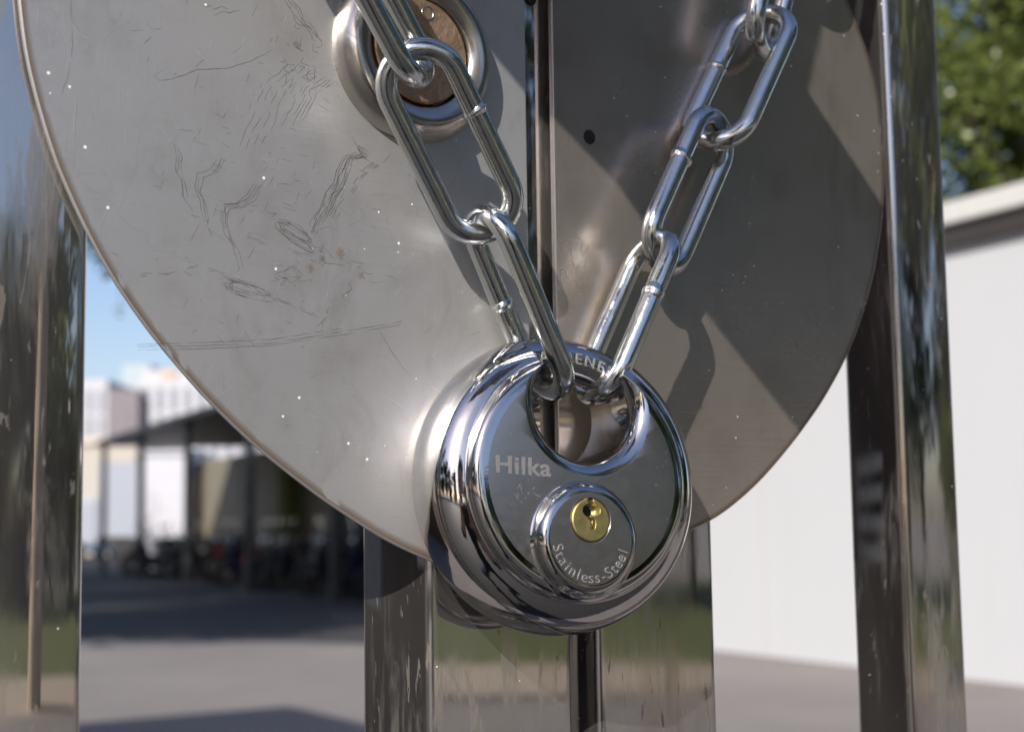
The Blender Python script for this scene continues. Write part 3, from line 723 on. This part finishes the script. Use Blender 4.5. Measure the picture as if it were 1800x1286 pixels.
def tree(label, loc, h, cr, n, size, seed, mat=None, bark=None, low=.35, trunk_r=.16, group=None, nb=16, hole=-.9):
    t = thing('tree', label, 'tree', loc, 0, group); r = random.Random(seed)
    top = Vector((r.uniform(-.3, .3), r.uniform(-.3, .3), h * .82)); pts = [Vector((0, 0, 0)), Vector((.05, 0, h * .2)), Vector((r.uniform(-.15, .15), r.uniform(-.15, .15), h * .45)), top]
    mb = MB().tube(pts, [trunk_r * 1.25, trunk_r, trunk_r * .7, trunk_r * .15], 10)
    blobs = []
    for i in range(nb):
        a = r.uniform(0, 2 * math.pi); q = r.random() ** .5 * cr * .72; z = h * (low + (1 - low) * r.random() * .92)
        lim = math.sin(math.pi * min(1, max(.08, (z / h - low * .8) / (1.05 - low * .8)))) ** .6
        q *= lim; c = Vector((q * math.cos(a), q * math.sin(a), z)); s = cr * r.uniform(.28, .46)
        blobs.append((c.x, c.y, c.z, s, s, s * .75))
        b0 = Vector((0, 0, max(h * .25, z * .6))); mb.tube([b0, (b0 + c) / 2 + Vector((0, 0, .1)), c], [trunk_r * .4, trunk_r * .25, trunk_r * .08], 6)
    mb.build('trunk', bark or M_BARK, t, 60)
    leaves_mesh('crown', blobs, n, size, mat or M_LEAF, seed, t, hole); return t
# above the wall, top right
tree('bushy green tree rising behind the white wall, top right of the picture', (5.7, 15.0, 0), 9.5, 3.4, 170000, .050, 11, nb=75, low=.26, hole=-.8)
tree('second broad green tree standing farther right behind the wall', (9.8, 12.5, 0), 9.0, 3.2, 16000, .07, 12, nb=22, low=.3)
# left of the road, shading it
tree('tall leafy roadside tree just left of the frame whose twig tips show against the sky', (-7.0, 10.5, 0), 9.5, 3.3, 26000, .07, 13, nb=22, low=.42)
tree('tallest broad tree beside the added booth shading the road ahead', (-8.5, 7.5, 0), 15.5, 4.8, 36000, .09, 19, nb=34, low=.42)
tree('roadside tree farther back on the left side of the road', (-12.5, 20, 0), 11, 4.3, 24000, .09, 14, nb=22, low=.30)
tree('wide roadside tree beyond the added booth on the left', (-17, 31, 0), 12, 4.6, 20000, .1, 15, nb=20, low=.25)
tree('roadside tree standing between the added booth and the shelter', (-10.5, 15.5, 0), 10.5, 3.6, 24000, .08, 16, nb=24, low=.35)
tree('tallest roadside tree whose shade lies over the parked scooters', (-15.5, 25, 0), 12.5, 4.6, 26000, .1, 17, nb=26, low=.28)
# right of the camera, beyond the lawn
k = 0
for az, d, h in ((66, 19, 13), (77, 20, 15), (87, 19, 14), (97, 20, 16), (107, 21, 14), (116, 24, 9), (125, 25, 6.5), (134, 24, 6), (146, 44, 9), (157, 46, 12), (170, 44, 10), (184, 46, 12)):
    k += 1; a = R(az)
    tree('leafy park tree beyond the lawn to the right, %s from the wall end' % ['nearest', 'second', 'third', 'fourth', 'fifth', 'sixth', 'seventh', 'eighth', 'ninth', 'tenth', 'eleventh', 'twelfth'][k - 1],
         (d * math.sin(a), d * math.cos(a), 0), h, 4.2, 13000, .17, 30 + k, M_LEAFD if k % 3 else M_LEAF, M_BARK, .10, .2, 'park trees beyond the lawn', 22)
for k2, (az, d, h) in enumerate(((200, 33, 9), (211, 31, 10), (222, 30, 13), (233, 27, 14), (245, 25, 15))):
    a = R(az)
    tree('leafy tree in the belt behind the photographer, %s from the added booth' % ['fifth', 'fourth', 'third', 'second', 'first'][k2],
         (d * math.sin(a), d * math.cos(a), 0), h, 4.6, 12000, .19, 70 + k2, M_LEAFD, M_BARK, .10, .2, 'belt of trees behind the photographer', 22)
tree('pale barked plane tree standing on the near edge of the lawn', (9.5 * math.sin(R(124)), 9.5 * math.cos(R(124)), 0), 9, 2.6, 12000, .08, 51, M_LEAF, M_PBARK, .5, .16)
# twigs hanging into the strip of sky
tw = thing('hanging_branch', 'thin leafy branch tips hanging against the blue sky at left', 'branch', far(120, 12.5))
mb = MB(); bl = []
def P3(px, py, d): q = far(px, d); return Vector((q.x, q.y, hgt(py, px, d))) - tw.location
for path in ([(60, 330), (130, 400), (165, 440), (185, 480)], [(100, 360), (170, 420), (205, 470), (208, 545)]):
    pts = [P3(a, b, 12.5) for a, b in path]; mb.tube(pts, [.02, .012, .008, .004], 6)
mb.build('twig', M_BARK, tw)
for px, py, s in ((158, 440, .10), (175, 465, .10), (186, 485, .07), (206, 500, .05), (208, 545, .06), (150, 420, .14), (120, 400, .2)):
    p = P3(px, py, 12.5); bl.append((p.x, p.y, p.z, s, s, s))
leaves_mesh('leaves', bl, 230, .035, M_LEAF, 77, tw)

# ---------------------------------------------------------------- shelter with parked scooters
sA, sB = far(590, 23.0), far(187, 40.0); sd = (sB - sA).normalized(); sn = Vector((sd.y, -sd.x, 0))   # sn: to the right / away
sh = thing('bike_shelter', 'long dark flat roofed shelter on thin posts over parked scooters', 'shelter', sA, math.atan2(sd.y, sd.x))
M_SH = simple('dark_paint', (.03, .032, .032), .5)
Lr = (sB - sA).length
MB().box(-6, Lr, -3.6, .3, 3.34, 3.46).build('roof', M_SH, sh)
for i in range(7):
    x = -5 + i * 4.75
    if x > Lr: break
    MB().box(x, x + .14, .0, .14, 0, 3.34).build('post', M_SH, sh)
PANEL = [simple('shaded_back_panel', (.025, .024, .022), .7, 0, .3, 3), simple('back_panel', (.22, .195, .145), .7, 0, .3, 3)]  # near panels get a darkened copy that paints in the shelter's shade
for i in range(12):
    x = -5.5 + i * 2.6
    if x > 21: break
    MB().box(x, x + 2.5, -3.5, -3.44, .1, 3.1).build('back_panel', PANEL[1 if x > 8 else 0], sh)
MB().box(12.2, 12.9, -3.3, -2.9, .8, 3.0).build('creeper', M_GRASS, sh)
def scooter(mats, label):
    o = thing('scooter', label, 'scooter', (0, 0, 0), 0, 'scooters parked under the shelter')
    for x in (-.62, .62):
        MB().tube([(x + .22 * math.cos(a), 0, .25 + .22 * math.sin(a)) for a in [2 * math.pi * i / 18 for i in range(18)]], .055, 8, closed=True).build('wheel', bpy.data.materials['rubber'], o, 60)
    b = MB(); b.tube([(.60, 0, .28), (.50, 0, .62), (.42, 0, .95)], [.05, .05, .03], 8)
    b.tube([(.48, 0, .72), (.40, 0, .35), (.1, 0, .27), (-.25, 0, .32), (-.62, 0, .58)], [.13, .14, .13, .17, .10], 12); b.tube([(-.1, 0, .38), (-.35, 0, .52), (-.75, 0, .62)], [.12, .17, .09], 12)
    b.build('body', mats, o, 60)
    MB().tube([(.02, 0, .76), (-.25, 0, .79), (-.55, 0, .80), (-.78, 0, .84)], [.07, .13, .13, .07], 12).build('seat', bpy.data.materials['rubber'], o, 60)
    MB().tube([(.30, -.33, 1.02), (.40, -.12, 1.02), (.42, 0, .97), (.40, .12, 1.02), (.30, .33, 1.02)], .018, 8).build('handlebar', bpy.data.materials['rubber'], o, 60)
    for y in (-.26, .26):
        MB().tube([(.36, y, 1.02), (.40, y * 1.15, 1.20)], .007, 6).add(*(lambda q: (q.v, q.f))(MB().lathe([(0, .02), (.05, .01), (.055, 0), (0, -.005)], 14, Matrix.Translation((.40, y * 1.15, 1.22)) @ Matrix.Rotation(R(-90), 4, 'Y')))).build('mirror', M_ZINC, o, 50)
    MB().lathe([(0, .03), (.05, .02), (.07, 0), (0, 0)], 16, Matrix.Translation((.50, 0, .90)) @ Matrix.Rotation(R(70), 4, 'Y')).build('headlight', M_ZINC, o, 60)
    return o
simple('rubber', (.012, .012, .012), .6)
cols = [('black', (.015, .015, .017)), ('dark red', (.10, .012, .012)), ('grey', (.04, .04, .045)), ('dark blue', (.010, .016, .04)), ('silver', (.14, .145, .15))]
protos = [scooter(simple('paint_' + n.replace(' ', '_'), c, .25, .1), 'x') for n, c in cols]
ords = ['nearest', 'second', 'third', 'fourth', 'fifth', 'sixth', 'seventh', 'eighth', 'ninth', 'tenth', 'eleventh', 'twelfth', 'thirteenth', 'fourteenth', 'fifteenth', 'sixteenth', 'seventeenth', 'eighteenth', 'nineteenth', 'twentieth']
usedp = set()
for i in range(20):
    ci = [0, 2, 0, 1, 3, 0, 4, 0, 2, 0, 3, 0, 1, 0, 2, 0, 4, 0, 3, 0][i]
    o = protos[ci] if ci not in usedp else copy_tree(protos[ci]); usedp.add(ci)
    s = -3.4 + i * 1.12
    o.location = sA + sd * s + sn * (1.1 + .15 * math.sin(i * 2.3)); o.rotation_euler = (0, 0, math.atan2(-sn.y, -sn.x) + .12 * math.sin(i * 1.7))
    o['label'] = '%s scooter parked under the shelter, %s from the near end of its row' % (cols[ci][0], ords[i])
    o['group'] = 'scooters parked under the shelter'

# ---------------------------------------------------------------- panels, low building, car, towers
def block(name, label, cat, px0, px1, ytop, dist, mat, depth=8, partname='wall', base=0):
    a, b = far(px0, dist), far(px1, dist); h = hgt(ytop, (px0 + px1) / 2, dist)
    o = thing(name, label, cat, a, 0); MB().box(0, b.x - a.x, 0, depth, base, h).build(partname, mat, o)
    return o, b.x - a.x, h
M_WP = simple('white_panel', (.58, .58, .62), .6)
o, wd_, h_ = block('site_cabin', 'white site cabin seen through the shelter posts', 'cabin', 245, 332, 798, 44, M_WP, 3)
for i in range(5): MB().box(wd_ * (i + .5) / 5, wd_ * (i + .5) / 5 + .03, -.03, 0, 0, h_ - .1).build('rib', M_WP, o)
MB().box(-.1, wd_ + .1, -.1, 3.1, h_ + .002, h_ + .12).build('roof', M_WP, o)
o, wd_, h_ = block('delivery_truck', 'pale blue grey box truck beyond the shelter, left of the white cabin', 'truck', 172, 243, 812, 50, simple('pale_blue_panel', (.33, .35, .40), .5), 2.2, 'cargo_box', .9)
MB().box(.05, .0 + wd_ - .05, .1, 2.1, .55, .898).build('chassis', M_SH, o)
MB().box(-1.5, -.02, .1, 2.1, .6, 2.2).build('cab', bpy.data.materials['pale_blue_panel'], o, None, .12)
for x in (-.9, wd_ * .75):
    MB().lathe([(0, -.12), (.40, -.12), (.45, -.08), (.45, .1), (0, .12)], 20, Matrix.Translation((x, .1, .45)) @ Matrix.Rotation(R(90), 4, 'X')).build('wheel', bpy.data.materials['rubber'], o, 40)
M_CR = simple('cream_wall', (.44, .40, .35), .8)
o, wd_, h_ = block('low_building', 'low cream building at the end of the road', 'building', 60, 238, 780, 70, M_CR, 10)
MB().box(-.2, wd_ + .2, -.2, 10.2, h_ + .002, h_ + .3).build('roof', simple('cream_roof', (.60, .53, .44), .8), o)
# far towers
def tower(name, label, px0, px1, ytop, dist, mat, wm, nc, nr, depth=15):
    o, w_, h_ = block(name, label, 'building', px0, px1, ytop, dist, mat, depth)
    for r_ in range(nr):
        for c_ in range(nc):
            x = w_ * (c_ + .28) / nc; z = h_ * (.30 + .66 * r_ / nr)
            MB().box(x, x + w_ / nc * .45, -.08, .05, z, z + h_ * .66 / nr * .86).build('window', wm, o)
    return o, w_, h_
M_TW = simple('white_cladding', (.46, .46, .48), .7); M_WIN = simple('tower_glass', (.20, .22, .26), .3)
M_PU = simple('mauve_cladding', (.19, .17, .18), .7)
o, w_, h_ = tower('office_tower', 'white office block with vertical window strips and an orange rooftop sign', 243, 560, 662, 160, M_TW, M_WIN, 13, 4)
a = far(283, 160); MB().box(a.x - far(243, 160).x, a.x - far(243, 160).x + 1.4, -.1, .6, h_, h_ + .8).build('rooftop_sign', simple('orange_sign', (.60, .36, .24), .5), o)
MB().box(0, w_, .4, 14, h_ + .002, h_ + .9).build('parapet', M_TW, o)
tower('office_wing', 'white office wing left of the mauve block', 20, 186, 668, 165, M_TW, M_WIN, 8, 4)
tower('office_block', 'windowless mauve grey block between the two white offices', 186, 241, 684, 158, M_PU, M_PU, 1, 1)
block('plant_room', 'pale teal glass tower top rising behind the mauve block', 'building', 212, 262, 640, 200, simple('teal_glass', (.36, .42, .45), .4), 8)
block('far_block', 'distant pale office slab behind the shelter on the right', 'building', 560, 800, 700, 190, M_TW, 8)
# car
cb = far(150, 62); car = thing('parked_car', 'small blue hatchback parked at the far end of the road', 'car', cb, R(-60))
MC = simple('car_blue', (.10, .17, .32), .25, .2)
def prism(pts, w, name, mat, par, bev=.06):
    k = len(pts); return MB().add([(x, -w / 2, z) for x, z in pts] + [(x, w / 2, z) for x, z in pts], [tuple(range(k)), tuple(range(k, 2 * k))[::-1]] + [(i, (i + 1) % k, k + (i + 1) % k, k + i) for i in range(k)]).build(name, mat, par, None, bev)
prism([(-2, .3), (2, .3), (2.05, .7), (1.7, .9), (.9, 1.0), (-1.9, 1.0), (-2.05, .8)], 1.75, 'body', MC, car)
prism([(-1.8, 1.0), (.95, 1.0), (.3, 1.45), (-1.4, 1.48)], 1.5, 'cabin', simple('car_glass', (.25, .33, .45), .1), car)
prism([(-1.4, 1.482), (.28, 1.455), (.2, 1.52), (-1.3, 1.53)], 1.4, 'roof', MC, car, .02)
for x in (-1.3, 1.3):
    for y in (-.8, .8):
        MB().lathe([(0, -.1), (.28, -.1), (.33, -.06), (.33, .06), (.28, .1), (0, .1)], 20, Matrix.Translation((x, y, .33)) @ Matrix.Rotation(R(90), 4, 'X')).build('wheel', bpy.data.materials['rubber'], car, 40)

# ================================================================ the photographer, mirrored in the padlock and chain
M_SKIN = simple('skin', (.48, .28, .20), .5, 0, .08, 30); M_SHIRT = simple('black_shirt', (.018, .018, .022), .85, 0, .2, 40); M_JEAN = simple('dark_jeans', (.022, .028, .05), .85, 0, .2, 60)
M_HAIR = simple('dark_hair', (.02, .014, .010), .5, 0, .3, 90)
def person():
    V, E, Rr, MT = [], [], [], []
    def add(p, r, par=None):
        V.append(p); Rr.append(r if isinstance(r, tuple) else (r, r))
        if par is not None: E.append((par, len(V) - 1))
        return len(V) - 1
    pel = add((0, -.66, .46), (.15, .12)); ab = add((0, -.62, .66), (.135, .105), pel); ch = add((0, -.52, .90), (.155, .115), ab)
    nb = add((0, -.46, 1.05), (.09, .08), ch); nk = add((0, -.42, 1.13), .052, nb); jaw = add((0, -.385, 1.19), (.062, .07), nk); hd = add((0, -.385, 1.27), (.078, .092), jaw); tp = add((0, -.395, 1.335), (.06, .07), hd)
    nose = add((0, -.285, 1.235), .012, hd)
    for sx in (-1, 1):
        add((sx * .083, -.39, 1.25), (.012, .02), hd)
        sh = add((sx * .17, -.48, 1.00), .058, ch); el = add((sx * .255, -.30, .84), .042, sh); wr = add((sx * .105, -.145, 1.035), .026, el); pm = add((sx * .085, -.10, 1.075), (.030, .020), wr)
        for k, (dx, dz, L) in enumerate(((.000, .030, 1), (.002, .012, 1.08), (.002, -.006, 1.02), (-.002, -.023, .85))):
            a = add((sx * (.082 + dx), -.068, 1.078 + dz), .0095, pm); b = add((sx * (.066 + dx), -.046 * L, 1.080 + dz), .0085, a); add((sx * (.042 + dx), -.042, 1.081 + dz * .9), .0075, b)
        t = add((sx * .062, -.125, 1.060), .011, pm); add((sx * .040, -.128, 1.085), .009, t)
        hp = add((sx * .10, -.64, .43), .095, pel); kn = add((sx * .20, -.24, .47), .062, hp); an = add((sx * .17, -.50, .10), .042, kn); add((sx * .175, -.53, .05), .04, an); bl = add((sx * .18, -.38, .045), (.045, .035), an); add((sx * .185, -.29, .035), (.036, .025), bl)
    me = bpy.data.meshes.new('person'); me.from_pydata(V, E, []); o = bpy.data.objects.new('person', me); link(o)
    m = o.modifiers.new('s', 'SKIN'); m.use_smooth_shade = True
    sv = me.skin_vertices[0].data
    for i, r in enumerate(Rr): sv[i].radius = r; sv[i].use_root = (i == 0)
    m2 = o.modifiers.new('d', 'SUBSURF'); m2.levels = m2.render_levels = 2
    bpy.context.view_layer.update(); dg = bpy.context.evaluated_depsgraph_get()
    n = bpy.data.meshes.new_from_object(o.evaluated_get(dg)); o.modifiers.clear(); o.data = n
    n.materials.clear()
    for mt in (M_SKIN, M_SHIRT, M_JEAN, simple('eye_white', (.7, .7, .68), .2), simple('dark_shoe', (.03, .03, .03), .5)): n.materials.append(mt)
    for p in n.polygons:
        c = p.center; p.use_smooth = True
        if c.z < .085: i = 4
        elif c.z < .56: i = 2
        elif c.z < 1.12 and not (c.y > -.235 and abs(c.x) < .2 and c.z > .90): i = 1
        else: i = 0
        p.material_index = i
    tag(o, 'crouching person in black shirt and dark jeans holding a camera, mirrored in the padlock', 'person')
    h = MB(); M = Matrix.Translation((0, -.405, 1.285)) @ Matrix.Diagonal((.092, .112, .095, 1))
    h.lathe([(math.sin(t) , math.cos(t)) for t in [math.pi * .62 * i / 10 for i in range(11)]], 24, M @ Matrix.Rotation(R(25), 4, 'X')).build('hair', M_HAIR, o, 80)
    for sx in (-1, 1):
        MB().lathe([(0, -.012), (.009, -.008), (.012, 0), (.009, .008), (0, .012)], 14, Matrix.Translation((sx * .031, -.302, 1.262)) @ Matrix.Rotation(R(90), 4, 'X')).build('eye', n.materials[3], o, 80)
    MB().tube([(-.024, -.300, 1.195), (0, -.294, 1.197), (.024, -.300, 1.195)], [.003, .006, .003], 8).build('mouth', simple('lips', (.40, .16, .13), .5), o, 80)
person()
pc = thing('photo_camera', 'black camera with a short lens held by the crouching person', 'camera', (0, -.09, 1.08))
M_BLK = simple('black_plastic', (.015, .015, .016), .45)
MB().box(-.062, .062, -.032, .022, -.044, .040).build('camera_body', M_BLK, pc, None, .008)
MB().box(-.022, .022, -.03, .02, .0402, .062).build('viewfinder', M_BLK, pc, None, .006)
MB().lathe([(.0, -.02), (.033, -.02), (.034, .0), (.034, .05), (.032, .056), (.028, .056), (.026, .050), (0, .048)], 40, Matrix.Translation((0, .022, 0)) @ Matrix.Rotation(R(-90), 4, 'X')).build('lens', M_BLK, pc, 40)
